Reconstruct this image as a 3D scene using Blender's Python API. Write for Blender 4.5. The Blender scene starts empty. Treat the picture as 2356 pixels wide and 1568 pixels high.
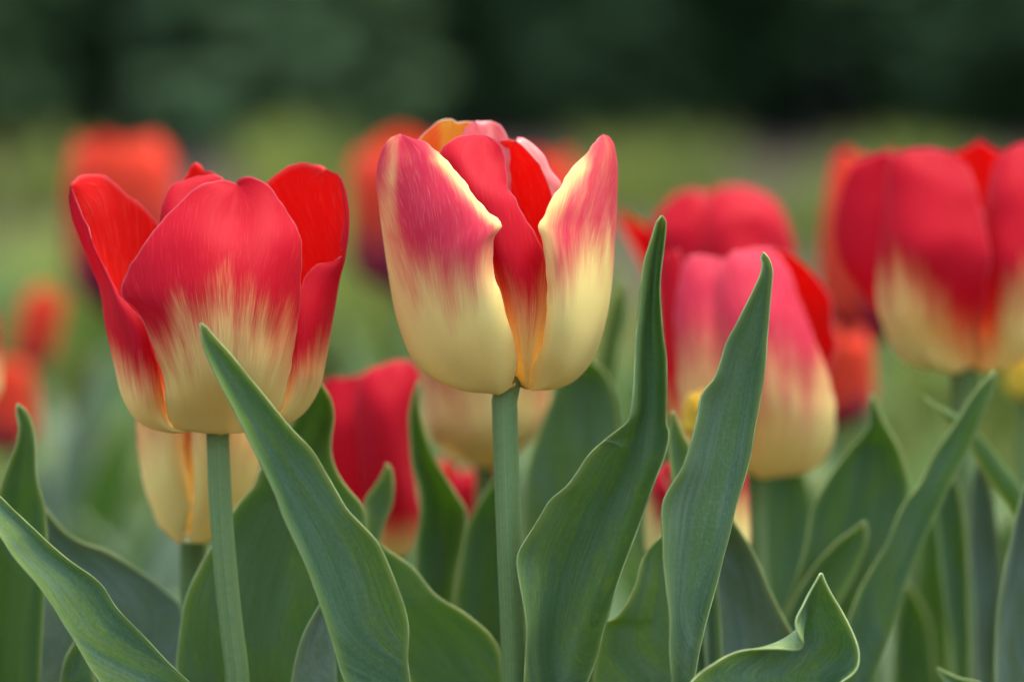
import bpy, bmesh, math, random
from mathutils import Vector, Matrix, noise as mnoise

S = bpy.context.scene
COL = S.collection
R = math.radians

# ------------------------------------------------------------------ camera, sky, sun, exposure
FOCAL, FOCUS, FSTOP = 135.0, 0.9, 7.2
CAM_Z, PITCH = 0.45, 6.36
PW, PH = 2356.0, 1568.0                      # working pixel grid of the photograph
FPX = PW * FOCAL / 36.0
cam_d = bpy.data.cameras.new('camera')
cam_d.lens = FOCAL; cam_d.sensor_width = 36; cam_d.sensor_fit = 'HORIZONTAL'
cam_d.clip_start = 0.02; cam_d.clip_end = 400
cam_d.dof.use_dof = True; cam_d.dof.focus_distance = FOCUS - 0.018; cam_d.dof.aperture_fstop = FSTOP
cam = bpy.data.objects.new('camera', cam_d); COL.objects.link(cam)
cam.location = (0, -FOCUS, CAM_Z); cam.rotation_euler = (R(90 - PITCH), 0, 0)
S.camera = cam

SUN_EL, SUN_AZ = 72.0, 45.0                  # azimuth clockwise from +Y (a veiled sun, almost overhead)
world = bpy.data.worlds.new('World'); S.world = world; world.use_nodes = True
nt = world.node_tree; nt.nodes.clear()
sky = nt.nodes.new('ShaderNodeTexSky'); sky.sky_type = 'NISHITA'; sky.sun_disc = False
sky.sun_elevation = R(SUN_EL); sky.sun_rotation = R(SUN_AZ)
sky.dust_density = 3.0; sky.air_density = 1.0; sky.ozone_density = 0.4
bg = nt.nodes.new('ShaderNodeBackground'); bg.inputs['Strength'].default_value = 0.15
wo = nt.nodes.new('ShaderNodeOutputWorld')
nt.links.new(sky.outputs[0], bg.inputs[0]); nt.links.new(bg.outputs[0], wo.inputs[0])
sun_d = bpy.data.lights.new('sun', 'SUN'); sun_d.energy = 0.9; sun_d.angle = R(40); sun_d.color = (1, .95, .86)
sun = bpy.data.objects.new('sun', sun_d); COL.objects.link(sun)
sdir = Vector((math.sin(R(SUN_AZ)) * math.cos(R(SUN_EL)), math.cos(R(SUN_AZ)) * math.cos(R(SUN_EL)), math.sin(R(SUN_EL))))
sun.rotation_euler = sdir.to_track_quat('Z', 'Y').to_euler()

vs = S.view_settings
vs.view_transform = 'Standard'; vs.look = 'None'; vs.exposure = 1.95; vs.gamma = 1.0; vs.use_curve_mapping = False
S.render.engine = 'CYCLES'
cy = S.cycles
cy.use_denoising = True
try: cy.denoiser = 'OPENIMAGEDENOISE'
except Exception: pass
cy.max_bounces = 10; cy.diffuse_bounces = 5; cy.transmission_bounces = 8; cy.glossy_bounces = 3
cy.caustics_reflective = False; cy.caustics_refractive = False
rng = random.Random(7)

# ------------------------------------------------------------------ coordinates
CR = cam.rotation_euler.to_matrix(); CL = Vector(cam.location)
def at(px, py, depth):
    """the point of the place that stands DEPTH metres in front of the camera, behind pixel px, py of the photograph"""
    return CL + CR @ Vector(((px - PW / 2) / FPX * depth, -(py - PH / 2) / FPX * depth, -depth))
K = {0: (0, 0, 1.0),                          # details measured on enlargements: origin and scale of each
     1: (0, 287.6, .47695), 2: (805.3, 230.1, .47702), 3: (1380.5, 287.6, .55022),
     4: (0, 862.8, .44963), 5: (632.7, 862.8, .44963), 6: (1438.0, 862.8, .44979)}
def k(n, pts):
    a, b, s = K[n]
    return [(a + x * s, b + y * s) for x, y in pts]

def catmull(pts, ts):
    """points on a smooth curve through PTS (vectors) at fractions TS of its length"""
    n = len(pts)
    if n == 1: return [pts[0].copy() for _ in ts]
    acc = [0.0]
    for a, b in zip(pts, pts[1:]): acc.append(acc[-1] + max((b - a).length, 1e-9))
    out = []; j = 0
    for t in ts:
        s = min(max(t, 0), 1) * acc[-1]
        j = 0
        while j < n - 2 and acc[j + 1] < s: j += 1
        f = (s - acc[j]) / (acc[j + 1] - acc[j])
        p1, p2 = pts[j], pts[j + 1]; h = acc[j + 1] - acc[j]
        m1 = (p2 - pts[j - 1]) / (acc[j + 1] - acc[j - 1]) * h if j > 0 else (p2 - p1)
        m2 = (pts[j + 2] - p1) / (acc[j + 2] - acc[j]) * h if j + 2 < n else (p2 - p1)
        f2, f3 = f * f, f * f * f
        out.append(p1 * (2 * f3 - 3 * f2 + 1) + m1 * (f3 - 2 * f2 + f) + p2 * (-2 * f3 + 3 * f2) + m2 * (f3 - f2))
    return out
def lerp_list(v, t):
    if len(v) == 1: return v[0]
    x = min(max(t, 0), 1) * (len(v) - 1); i = min(int(x), len(v) - 2); f = x - i
    return v[i] * (1 - f) + v[i + 1] * f
def poly(pts, x):
    """piecewise linear y(x)"""
    if x <= pts[0][0]: return pts[0][1]
    for (a, b), (c, d) in zip(pts, pts[1:]):
        if x <= c: return b + (d - b) * (x - a) / (c - a)
    return pts[-1][1]
def across(cols, ss):
    """smooth row through the column points at parameters SS in 0..1 (uniform columns)"""
    n = len(cols); out = []
    for s in ss:
        x = s * (n - 1); i = min(int(x), n - 2); f = x - i
        p1, p2 = cols[i], cols[i + 1]
        p0 = cols[i - 1] if i > 0 else p1 * 2 - p2 + ((cols[i] - cols[i + 1] * 2 + cols[i + 2]) * 1.0 if n > 2 else Vector((0, 0, 0)))
        p3 = cols[i + 2] if i + 2 < n else p2 * 2 - p1 + ((cols[i + 1] - cols[i] * 2 + cols[i - 1]) * 1.0 if n > 2 else Vector((0, 0, 0)))
        f2, f3 = f * f, f * f * f
        out.append((p1 * 2 + (p2 - p0) * f + (p0 * 2 - p1 * 5 + p2 * 4 - p3) * f2 + (p1 * 3 - p0 - p2 * 3 + p3) * f3) * .5)
    return out

# ------------------------------------------------------------------ materials
def new_mat(name):
    m = bpy.data.materials.new(name); m.use_nodes = True
    t = m.node_tree; t.nodes.clear()
    return m, t
class N:
    def __init__(s, t): s.t = t
    def n(s, typ, **kw):
        o = s.t.nodes.new(typ)
        for a, v in kw.items(): setattr(o, a, v)
        return o
    def l(s, a, b): s.t.links.new(a, b)
    def val(s, v):
        o = s.n('ShaderNodeValue'); o.outputs[0].default_value = v; return o.outputs[0]
    def put(s, sock, v):
        if hasattr(v, 'is_output'): s.l(v, sock)
        else: sock.default_value = v
    def math(s, op, a, b=0.0, c=None, clamp=False):
        o = s.n('ShaderNodeMath', operation=op, use_clamp=clamp)
        s.put(o.inputs[0], a); s.put(o.inputs[1], b)
        if c is not None: s.put(o.inputs[2], c)
        return o.outputs[0]
    def mix(s, f, a, b):
        o = s.n('ShaderNodeMix', data_type='RGBA')
        s.put(o.inputs[0], f)
        s.put(o.inputs[6], a if hasattr(a, 'is_output') else (*a, 1)); s.put(o.inputs[7], b if hasattr(b, 'is_output') else (*b, 1))
        return o.outputs[2]
    def step(s, x, lo, hi):
        o = s.n('ShaderNodeMapRange', interpolation_type='SMOOTHSTEP')
        s.put(o.inputs[0], x); o.inputs[1].default_value = lo; o.inputs[2].default_value = hi
        return o.outputs[0]
    def attr(s, name): return s.n('ShaderNodeAttribute', attribute_name=name).outputs['Fac']
    def uvnoise(s, su, sv, detail=3, rough=.6, seed=True):
        uv = s.n('ShaderNodeUVMap')
        mp = s.n('ShaderNodeMapping'); mp.inputs['Scale'].default_value = (su, sv, 1)
        s.l(uv.outputs[0], mp.inputs[0])
        no = s.n('ShaderNodeTexNoise'); no.inputs['Scale'].default_value = 1; no.inputs['Detail'].default_value = detail; no.inputs['Roughness'].default_value = rough
        if seed:
            oi = s.n('ShaderNodeObjectInfo'); ad = s.n('ShaderNodeVectorMath', operation='ADD'); cb = s.n('ShaderNodeCombineXYZ')
            m = s.math('MULTIPLY', oi.outputs['Random'], 57.0); s.l(m, cb.inputs[2]); s.l(m, cb.inputs[0])
            s.l(mp.outputs[0], ad.inputs[0]); s.l(cb.outputs[0], ad.inputs[1]); s.l(ad.outputs[0], no.inputs[0])
        else: s.l(mp.outputs[0], no.inputs[0])
        return no.outputs['Fac']
    def objnoise(s, scale, detail=3):
        tc = s.n('ShaderNodeTexCoord'); no = s.n('ShaderNodeTexNoise')
        no.inputs['Scale'].default_value = scale; no.inputs['Detail'].default_value = detail
        s.l(tc.outputs['Object'], no.inputs[0]); return no.outputs['Fac']
    def finish(s, col, tcol, trans, rough=.45, spec=.3, bump=None, bstr=.2, bdist=.0003, sheen=0.0, coat=0.0):
        p = s.n('ShaderNodeBsdfPrincipled')
        s.put(p.inputs['Base Color'], col if hasattr(col, 'is_output') else (*col, 1))
        s.put(p.inputs['Roughness'], rough); p.inputs['Specular IOR Level'].default_value = spec
        if sheen: p.inputs['Sheen Weight'].default_value = sheen; p.inputs['Sheen Roughness'].default_value = .4
        if bump is not None:
            b = s.n('ShaderNodeBump'); b.inputs['Strength'].default_value = bstr; b.inputs['Distance'].default_value = bdist
            s.l(bump, b.inputs['Height']); s.l(b.outputs[0], p.inputs['Normal'])
        out = s.n('ShaderNodeOutputMaterial')
        if not isinstance(trans, (int, float)) or trans > 0:
            tr = s.n('ShaderNodeBsdfTranslucent'); s.put(tr.inputs[0], tcol if hasattr(tcol, 'is_output') else (*tcol, 1))
            mx = s.n('ShaderNodeMixShader'); s.put(mx.inputs[0], trans)
            s.l(p.outputs[0], mx.inputs[1]); s.l(tr.outputs[0], mx.inputs[2]); s.l(mx.outputs[0], out.inputs[0])
        else: s.l(p.outputs[0], out.inputs[0])

def petal_material(name, low, high, pale, trans=.4, side='outer', thr=.5, gloss=0):
    m, t = new_mat(name); q = N(t)
    fl = q.attr('redness')
    st = q.uvnoise(105, 8, 4, .62)                     # streaks along the veins
    st2 = q.uvnoise(250, 15, 2, .5)
    st3 = q.uvnoise(11, 3.2, 3, .55)
    x = q.math('MULTIPLY_ADD', q.math('SUBTRACT', st, .5), .44, fl)
    x = q.math('MULTIPLY_ADD', q.math('SUBTRACT', st2, .5), .40, x)
    x = q.math('MULTIPLY_ADD', q.math('SUBTRACT', st3, .5), .5, x)
    f = q.step(x, thr - .42, thr + .42)
    hi = q.mix(q.step(q.math('ADD', st2, q.math('MULTIPLY', q.math('SUBTRACT', st, .5), .8)), .5, .85), high, pale)
    lo = q.mix(q.step(st, .3, .8), low, tuple(c * s for c, s in zip(low, (1.02, 1.04, 1.15))))
    c = q.mix(f, lo, hi)
    ed = q.attr('rimdist')                             # thin pale margin
    c = q.mix(q.math('MULTIPLY', q.step(ed, .55, .0), .35), c, tuple(min(1, a * .6 + .25) for a in pale))
    q.finish(c, c, q.math('MULTIPLY_ADD', f, trans * .62, trans * .38), .28 if gloss else .55, .5 if gloss else .09, q.math('ADD', st, q.math('MULTIPLY', st2, .6)), .25, .0003, sheen=.03 if side == 'outer' else 0)
    return m
YEL = (.91, .70, .205)
M_OUT = petal_material('petal outer face', YEL, (.54, .008, .022), (.62, .026, .040), .5)
M_PINK = petal_material('pink petal outer face', YEL, (.62, .034, .068), (.74, .14, .15), .42)
M_IN = petal_material('petal inner face', (.85, .60, .16), (.90, .018, .012), (.92, .08, .05), .5, 'inner')
M_RIM = petal_material('petal margin', (.85, .68, .30), (.74, .08, .07), (.8, .2, .18), .45)
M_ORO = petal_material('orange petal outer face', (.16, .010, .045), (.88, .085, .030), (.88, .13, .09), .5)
M_ORI = petal_material('orange petal inner face', (.6, .10, .02), (.90, .14, .015), (.90, .22, .03), .5, 'inner')
M_FLARE = petal_material('flared petal inner face', (.92, .50, .05), (.90, .13, .03), (.92, .34, .08), .55, 'inner')
M_CURL = petal_material('curled petal margin', (.90, .64, .44), (.78, .11, .10), (.88, .36, .28), .4, gloss=1)
M_YELLOW = petal_material('yellow petal', (.82, .58, .05), (.85, .55, .04), (.85, .62, .1), .4)
PET = {'flame': (M_OUT, M_IN, M_RIM), 'pink': (M_PINK, M_IN, M_RIM), 'flare': (M_CURL, M_FLARE, M_RIM), 'curl': (M_CURL, M_IN, M_CURL), 'orange': (M_ORO, M_ORI, M_ORI), 'yellow': (M_YELLOW, M_YELLOW, M_YELLOW)}

def leaf_material(name, base, wax, bright, tcol, trans=.28, mott=1.0):
    m, t = new_mat(name); q = N(t)
    v1 = q.uvnoise(60, .55, 3, .6); v2 = q.uvnoise(120, .8, 2, .5); big = q.uvnoise(3.4, 2.6, 2, .5); mo = q.uvnoise(34, 30, 4, .7); bloom = q.uvnoise(3.6, 2.0, 3, .55)
    c = q.mix(q.math('MULTIPLY_ADD', q.step(v1, .35, .68), .30, q.math('MULTIPLY', q.step(bloom, .34, .62), .62)), base, wax)
    c = q.mix(q.math('MULTIPLY', q.step(big, .42, .66), .8), c, bright)
    c = q.mix(q.math('MULTIPLY', q.math('MULTIPLY', q.step(mo, .50, .62), q.step(big, .38, .56)), .85 * mott), c, (bright[0] * 1.8, bright[1] * 1.4, bright[2] * .9))
    c = q.mix(q.math('MULTIPLY', q.step(v2, .47, .62), .36), c, tuple(w * .66 for w in base))
    gr = q.objnoise(1300, 2)
    c = q.mix(q.math('MULTIPLY', q.step(gr, .52, .72), .30), c, tuple(w * 1.15 for w in wax))
    c = q.mix(q.math('MULTIPLY', q.step(gr, .44, .30), .30), c, tuple(w * .55 for w in base))
    dust = q.uvnoise(170, 700, 1, .5)
    c = q.mix(q.math('MULTIPLY', q.step(dust, .76, .80), .35), c, (.38, .42, .30))
    scar = q.uvnoise(60, 300, 1, .5)
    c = q.mix(q.math('MULTIPLY', q.step(scar, .75, .80), .55), c, (.35, .36, .22))
    ed = q.attr('rimdist')
    c = q.mix(q.math('MULTIPLY', q.step(ed, 3.2, .3), .40), c, (bright[0] * 1.5, bright[1] * 1.35, bright[2] * 1.2))
    c = q.mix(q.math('MULTIPLY', q.step(ed, .42, .12), q.math('MULTIPLY_ADD', q.step(bloom, .35, .65), .5, .3)), c, (.34, .42, .17))
    tc = q.mix(q.step(ed, 1.8, .2), tcol, (.6, .62, .25))
    q.finish(c, tc, trans, q.math('MULTIPLY_ADD', v1, .25, .40), .30, q.math('ADD', v1, q.math('MULTIPLY', v2, .9)), .5, .0005)
    return m
M_LEAF = leaf_material('tulip leaf', (.084, .178, .066), (.205, .300, .175), (.150, .260, .036), (.25, .41, .04), .34, .8)
M_LEAF_PLAIN = leaf_material('waxy tulip leaf', (.098, .186, .084), (.225, .315, .200), (.125, .225, .060), (.24, .38, .06), .32, .15)
M_LEAF_DARK = leaf_material('deep green tulip leaf', (.086, .170, .054), (.165, .255, .115), (.135, .240, .030), (.25, .41, .03), .36, .6)
M_LEAF_BLUE = leaf_material('grey green tulip leaf', (.130, .200, .118), (.28, .355, .245), (.15, .22, .08), (.22, .30, .09), .28, .5)
M_LEAF_RIM = None
def plain(name, col, tcol, trans, rough=.5, nscale=60, var=.35):
    m, t = new_mat(name); q = N(t)
    f = q.objnoise(nscale)
    c = q.mix(q.step(f, .3, .7), tuple(a * (1 - var) for a in col), tuple(a * (1 + var) for a in col))
    q.finish(c, tcol, trans, rough, .25)
    return m
M_LEAF_RIM = plain('leaf margin', (.30, .38, .145), (.45, .52, .18), .3, .5, 120, .35)
def stem_material():
    m, t = new_mat('tulip stem'); q = N(t)
    a = q.uvnoise(40, 1.0, 3, .6); b = q.objnoise(900, 2); sp = q.objnoise(2600, 1)
    c = q.mix(q.step(a, .35, .7), (.135, .212, .058), (.205, .285, .092))
    c = q.mix(q.math('MULTIPLY', q.step(b, .4, .8), .35), c, (.10, .15, .07))
    c = q.mix(q.math('MULTIPLY', q.step(sp, .72, .78), .4), c, (.3, .33, .2))
    q.finish(c, c, 0, .5, .22, a, .25, .0004)
    return m
M_STEM = stem_material()

# ------------------------------------------------------------------ objects
def thing(name, label, cat, loc, group=None):
    o = bpy.data.objects.new(name, None); o.empty_display_size = .02; COL.objects.link(o)
    o.location = loc; o['label'] = label; o['category'] = cat
    if group: o['group'] = group
    return o
def mesh_obj(name, verts, faces, mats, parent=None, uv=None, attrs=None, smooth=True, mat_idx=None):
    me = bpy.data.meshes.new(name)
    off = Vector(parent.location) if parent else Vector((0, 0, 0))
    me.from_pydata([tuple(Vector(v) - off) for v in verts], [], faces)
    for m in mats: me.materials.append(m)
    if uv:
        lay = me.uv_layers.new(name='UVMap')
        for lp in me.loops: lay.data[lp.index].uv = uv[lp.vertex_index]
    for an, vals in (attrs or {}).items():
        a = me.attributes.new(an, 'FLOAT', 'POINT'); a.data.foreach_set('value', vals)
    if smooth: me.polygons.foreach_set('use_smooth', [True] * len(me.polygons))
    if mat_idx: me.polygons.foreach_set('material_index', mat_idx)
    me.update()
    o = bpy.data.objects.new(name, me); COL.objects.link(o)
    if parent: o.parent = parent
    return o

def cos_spread(n): return [.5 - .5 * math.cos(math.pi * i / n) for i in range(n + 1)]
def sheet(name, rows, parent, mats, thick, flame=None, wob=.0, seed=0, rows_v=None, fan=False):
    """a thin curved blade from ROWS (base first) of points; thickened away from its outer face"""
    nr, nc = len(rows), len(rows[0])
    verts, uv, fl, ed = [], [], [], []
    us = cos_spread(nc - 1)
    cen = [(r[0] + r[-1]) * .5 for r in rows]; wid = [(r[-1] - r[0]).length for r in rows]; K9 = 12
    dirs = [(r[-1] - r[0]).normalized() if (r[-1] - r[0]).length > 1e-6 else Vector((1, 0, 0)) for r in rows]
    sm_c, sm_w, sm_d = [], [], []
    for i in range(nr):
        a, b = max(0, i - K9), min(nr, i + K9 + 1); m = min(i - a, b - 1 - i); a, b = i - m, i + m + 1
        sm_c.append(sum(cen[a:b], Vector((0, 0, 0))) / (b - a)); sm_w.append(max(sum(wid[a:b]) / (b - a), .002)); sm_d.append(sum(dirs[a:b], Vector((0, 0, 0))).normalized())
    for i, row in enumerate(rows):
        v = rows_v[i] if rows_v else i / (nr - 1)
        w = sum((b - a).length for a, b in zip(row, row[1:]))
        for j, p in enumerate(row):
            q = p
            if wob:
                s = Vector((p.x * 90 + seed * 3.1, p.y * 90, p.z * 60 + seed)); q = p + Vector((mnoise.noise(s), mnoise.noise(s + Vector((7, 3, 1))) * 1.6, mnoise.noise(s + Vector((2, 9, 4))))) * wob
            ux = us[j]
            if not fan and wid[i] > 1e-5: ux = .5 + (p - sm_c[i]).dot(sm_d[i]) / sm_w[i]
            if fan and w > .004:
                e = math.exp(-w * min(us[j], 1 - us[j]) / .0012) + math.exp(-max(0, 1 - v) * 30)
                if e > .03:
                    s = p * 330 + Vector((seed, 0, 0)); q = q + Vector((mnoise.noise(s), mnoise.noise(s + Vector((5, 1, 8))) * 1.5, mnoise.noise(s + Vector((3, 7, 2))))) * (.00042 * min(1, e))
            verts.append(q); uv.append((.5 + (ux - .5) * (max(.4, 1.9 - 1.7 * v) if fan else 1), v))
            tipd = (1 - v) * 60
            ed.append(min(w * min(us[j], 1 - us[j]) * 1000, tipd))
            fl.append(flame(us[j], v, p) if flame else 1.0)
    faces = [(i * nc + j, i * nc + j + 1, (i + 1) * nc + j + 1, (i + 1) * nc + j) for i in range(nr - 1) for j in range(nc - 1)]
    o = mesh_obj(name, verts, faces, mats, parent, uv, {'redness': fl, 'rimdist': ed})
    so = o.modifiers.new('thickness', 'SOLIDIFY'); so.thickness = thick; so.offset = -1; so.use_even_offset = False
    so.material_offset = 1; so.material_offset_rim = 2
    return o

def traced_petal(parent, crop, depth, curves, flame=None, style='flame', nr=44, nc=36, wob=.00045, seed=0, thick=.00028, label=None):
    """CURVES: tip-to-base lines (measured points, depths in mm behind DEPTH), in the sense back-left, left, front, right, back-right"""
    cols = []
    ts = [i / (nr - 1) for i in range(nr)]
    for pts, dz in curves:
        pp = k(crop, pts); n = len(pp)
        acc = [0.0]
        for a, b in zip(pp, pp[1:]): acc.append(acc[-1] + math.hypot(a[0] - b[0], a[1] - b[1]))
        v3 = [at(p[0], p[1], depth + lerp_list(dz, a / acc[-1]) / 1000.0) for p, a in zip(pp, acc)]
        cols.append(catmull(v3, ts)[::-1])
    ss = cos_spread(nc)
    rows = [across([c[i] for c in cols], ss) for i in range(nr)]
    o = sheet('petal', rows, parent, PET[style], thick, flame, wob, seed, fan=True)
    if label: o['label'] = label
    return o

def to_crop(crop, p):
    q = CR.transposed() @ (p - CL); d = -q.z
    px = PW / 2 + q.x / d * FPX; py = PH / 2 - q.y / d * FPX
    a, b, s = K[crop]; return (px - a) / s, (py - b) / s

def tube(name, pts, radii, parent, mat, nr=40, nc=20):
    ts = [i / (nr - 1) for i in range(nr)]
    cs = catmull([Vector(p) for p in pts], ts)
    verts, uv, faces = [], [], []
    for i, c in enumerate(cs):
        d = (cs[min(i + 1, nr - 1)] - cs[max(i - 1, 0)]).normalized()
        x = d.cross(Vector((0, 1, 0))).normalized(); y = d.cross(x)
        r = lerp_list(radii, ts[i])
        for j in range(nc):
            a = 2 * math.pi * j / nc
            verts.append(c + (x * math.cos(a) + y * math.sin(a)) * r); uv.append((j / nc, ts[i]))
    for i in range(nr - 1):
        for j in range(nc): faces.append((i * nc + j, i * nc + (j + 1) % nc, (i + 1) * nc + (j + 1) % nc, (i + 1) * nc + j))
    faces.append(tuple(range(nc))); faces.append(tuple((nr - 1) * nc + j for j in range(nc))[::-1])
    return mesh_obj(name, verts, faces, [mat], parent, uv)

def traced_leaf(parent, depth, left, right, mid=None, d_l=(0,), d_r=(0,), d_m=None, belly=6.0, mat=None, nr=46, nc=20, ext=True, thick=.00032, base=None, seed=0, wob=.0006, label=None):
    """LEFT and RIGHT margins (tip first, photograph pixels) with depths in mm behind DEPTH; the keel between them sinks back by BELLY mm; goes on down to the plant's base"""
    mat = mat or M_LEAF
    ts = [i / (nr - 1) for i in range(nr)]
    def curve(pp, dz):
        acc = [0.0]
        for a, b in zip(pp, pp[1:]): acc.append(acc[-1] + math.hypot(a[0] - b[0], a[1] - b[1]))
        return catmull([at(p[0], p[1], depth + lerp_list(dz, a / acc[-1]) / 1000.0) for p, a in zip(pp, acc)], ts)
    L, Rr = curve(left, d_l), curve(right, d_r)
    if mid: Mm = curve(mid, d_m or (belly,))
    else:
        back = CR @ Vector((0, 0, -1))
        Mm = [(a + b) * .5 + back * (belly / 1000.0) * min(1, (a - b).length / .012) for a, b in zip(L, Rr)]
    cols = [L, Mm, Rr]
    if ext:
        b = Vector(base) if base else Vector(parent.location)
        out = []
        for ci, c in enumerate(cols):
            p0 = c[-1]; tan = (c[-1] - c[-4]).normalized()
            side = (Rr[-1] - L[-1]).normalized() * .009 * (ci - 1)
            p1 = b + side + Vector((0, 0, .004)); ln = (p1 - p0).length
            m0 = (tan + (p1 - p0).normalized()) * .5 * ln; m1 = Vector((0, 0, -1)) * ln * .8
            e = []
            for i in range(1, 15):
                f = i / 14; f2, f3 = f * f, f * f * f
                e.append(p0 * (2 * f3 - 3 * f2 + 1) + m0 * (f3 - 2 * f2 + f) + p1 * (-2 * f3 + 3 * f2) + m1 * (f3 - f2))
            out.append(c + e)
        cols = out
    cols = [c[::-1] for c in cols]
    ss = cos_spread(nc); n = len(cols[0])
    rows = [across([c[i] for c in cols], ss) for i in range(n)]
    o = sheet('leaf', rows, parent, (mat, mat, M_LEAF_RIM), thick, None, wob, seed)
    if label: o['label'] = label
    return o

def ground_under(px, py, depth):
    p = at(px, py, depth); return Vector((p.x, p.y, 0))

def free_leaf(parent, az, length, width, lean, curl, mat, seed, nr=18, nc=8, twist=0.0):
    """an untraced leaf that rises from the plant's foot: lance-shaped, channelled, with a wavy margin"""
    b = Vector(parent.location); d = Vector((math.sin(az), math.cos(az), 0)); s0 = Vector((math.cos(az), -math.sin(az), 0))
    rr = random.Random(seed); ph = rr.uniform(0, 6); rows = []
    p = b + Vector((0, 0, .003)); ang = lean
    for i in range(nr):
        v = i / (nr - 1)
        w = width * (.35 + .65 * math.sin(math.pi * min(1, v * 1.15 + .08)) ** .8) if v < .55 else width * max(0, (1 - ((v - .55) / .45) ** 1.7)) * .985
        up = Vector((0, 0, 1)) * math.cos(ang) + d * math.sin(ang); nrm = d * math.cos(ang) - Vector((0, 0, 1)) * math.sin(ang)
        tw = twist * v; s = s0 * math.cos(tw) + nrm * math.sin(tw); nn = nrm * math.cos(tw) - s0 * math.sin(tw)
        row = []
        for j in range(nc + 1):
            u = .5 - .5 * math.cos(math.pi * j / nc); x = (u - .5) * 2
            wav = .12 * width * math.sin(v * 9 + ph + (1.3 if x > 0 else 0)) * abs(x) ** 2
            row.append(p + s * (x * w / 2) + nn * (-(x * x) * w * .32 * (1 - v * .5) + wav))
        rows.append(row)
        p = p + up * (length / (nr - 1)); ang += curl / (nr - 1)
    return sheet('leaf', rows, parent, (mat, mat, M_LEAF_RIM), .0006)

def cup_petals(parent, c, h, rad, rot, style='flame', split=.45, open_=.0, seed=0, tilt=0.0, soft=.28, which=range(6), nr=26, nc=16):
    """six petals of a cup-shaped tulip over the point C (base of the flower): inner three inside the outer three"""
    rr = random.Random(seed)
    tx = Matrix.Rotation(tilt, 3, 'Y')
    for n in which:
        inner = n % 2 == 1
        phi0 = rot + n * math.pi / 3
        hh = h * (rr.uniform(.86, 1.02) if not inner else rr.uniform(.92, 1.03)); kr = .9 if inner else 1.0
        op = open_ + rr.uniform(-.06, .08); wj = rr.uniform(.92, 1.06)
        rows, sd = [], rr.uniform(0, 50)
        for i in range(nr):
            v = i / (nr - 1)
            prof = (1 - (1 - min(v / .34, 1)) ** 2.4) * .985 + .02
            prof *= 1 - .10 * max(0, (v - .35) / .65) ** 1.5 * (1 - op * 8) - .20 * max(0, (v - .8) / .2) ** 2 * (1 - op * 2)
            r = rad * kr * prof
            wid = 1.12 * wj * (math.sin(math.pi * min(.5, .5 * (v + .10) / .5)) ** .7) * (1 if v < .62 else math.sqrt(max(0, 1 - ((v - .62) / .38) ** 2.3)))
            al = wid * (.55 + .45 * min(1, v / .25))
            row = []
            z = hh * (1 - (1 - v) ** 1.25 * 1.0) if v < .3 else None
            z = hh * (v ** 1.08)
            for j in range(nc + 1):
                u = (.5 - .5 * math.cos(math.pi * j / nc)) * 2 - 1
                ph = phi0 + al * u
                e = 1 - .07 * (u * u) * (1 if v > .15 else v / .15) + (.02 if not inner else -.02) * math.sin(4 * v + sd + 2 * u)
                row.append(Vector((math.sin(ph) * r * e, -math.cos(ph) * r * e, z + (.02 * h * math.sin(3 * u + sd) if v > .5 else 0) * (v - .5))))
            rows.append([c + tx @ p for p in row])
        def flame(u, v, p, sd=sd, inner=inner):
            x = (u - .5) * 2
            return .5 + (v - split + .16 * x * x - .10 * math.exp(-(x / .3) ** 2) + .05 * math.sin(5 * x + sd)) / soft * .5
        sheet('petal', rows, parent, PET[style], .0004, flame, 0, seed, fan=True)

def bl(crop_pts, soft):
    """colour boundary of one petal: red above the line, yellow below"""
    def f(cx, cy): return .5 + (poly(crop_pts, cx) - cy) / soft * .5
    return f

# ================================================================== the setting: soil, lawn
def soil_material():
    m, t = new_mat('garden soil'); q = N(t)
    a = q.objnoise(3, 6); b = q.objnoise(60, 4); g = q.objnoise(1.1, 3)
    c = q.mix(q.step(b, .3, .7), (.030, .022, .016), (.085, .066, .050))
    c = q.mix(q.math('MULTIPLY', q.step(a, .5, .7), .5), c, (.10, .08, .06))
    q.finish(c, c, 0, .9, .1, b, .8, .01)
    return m
def add_ground():
    n = 60; verts = []; faces = []
    for i in range(n + 1):
        for j in range(n + 1):
            x = (i / n - .5) * 2; y = (j / n - .5) * 2
            x = math.copysign(abs(x) ** 2.2, x) * 150; y = math.copysign(abs(y) ** 2.2, y) * 150
            verts.append((x, y, -.004 + .012 * mnoise.noise(Vector((x * 1.7, y * 1.7, 0))) * (abs(y + .0) > .4)))
    for i in range(n):
        for j in range(n): a = i * (n + 1) + j; faces.append((a, a + n + 1, a + n + 2, a + 1))
    o = mesh_obj('ground', verts, faces, [soil_material()]); o['kind'] = 'structure'
add_ground()

# ================================================================== hero tulip on the left
def stem_pts(pp, depth, foot):
    pts = [foot + Vector((0, 0, -.004))] + [at(x, y, depth + d / 1000.0) for x, y, d in pp[::-1]]
    return pts

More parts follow.
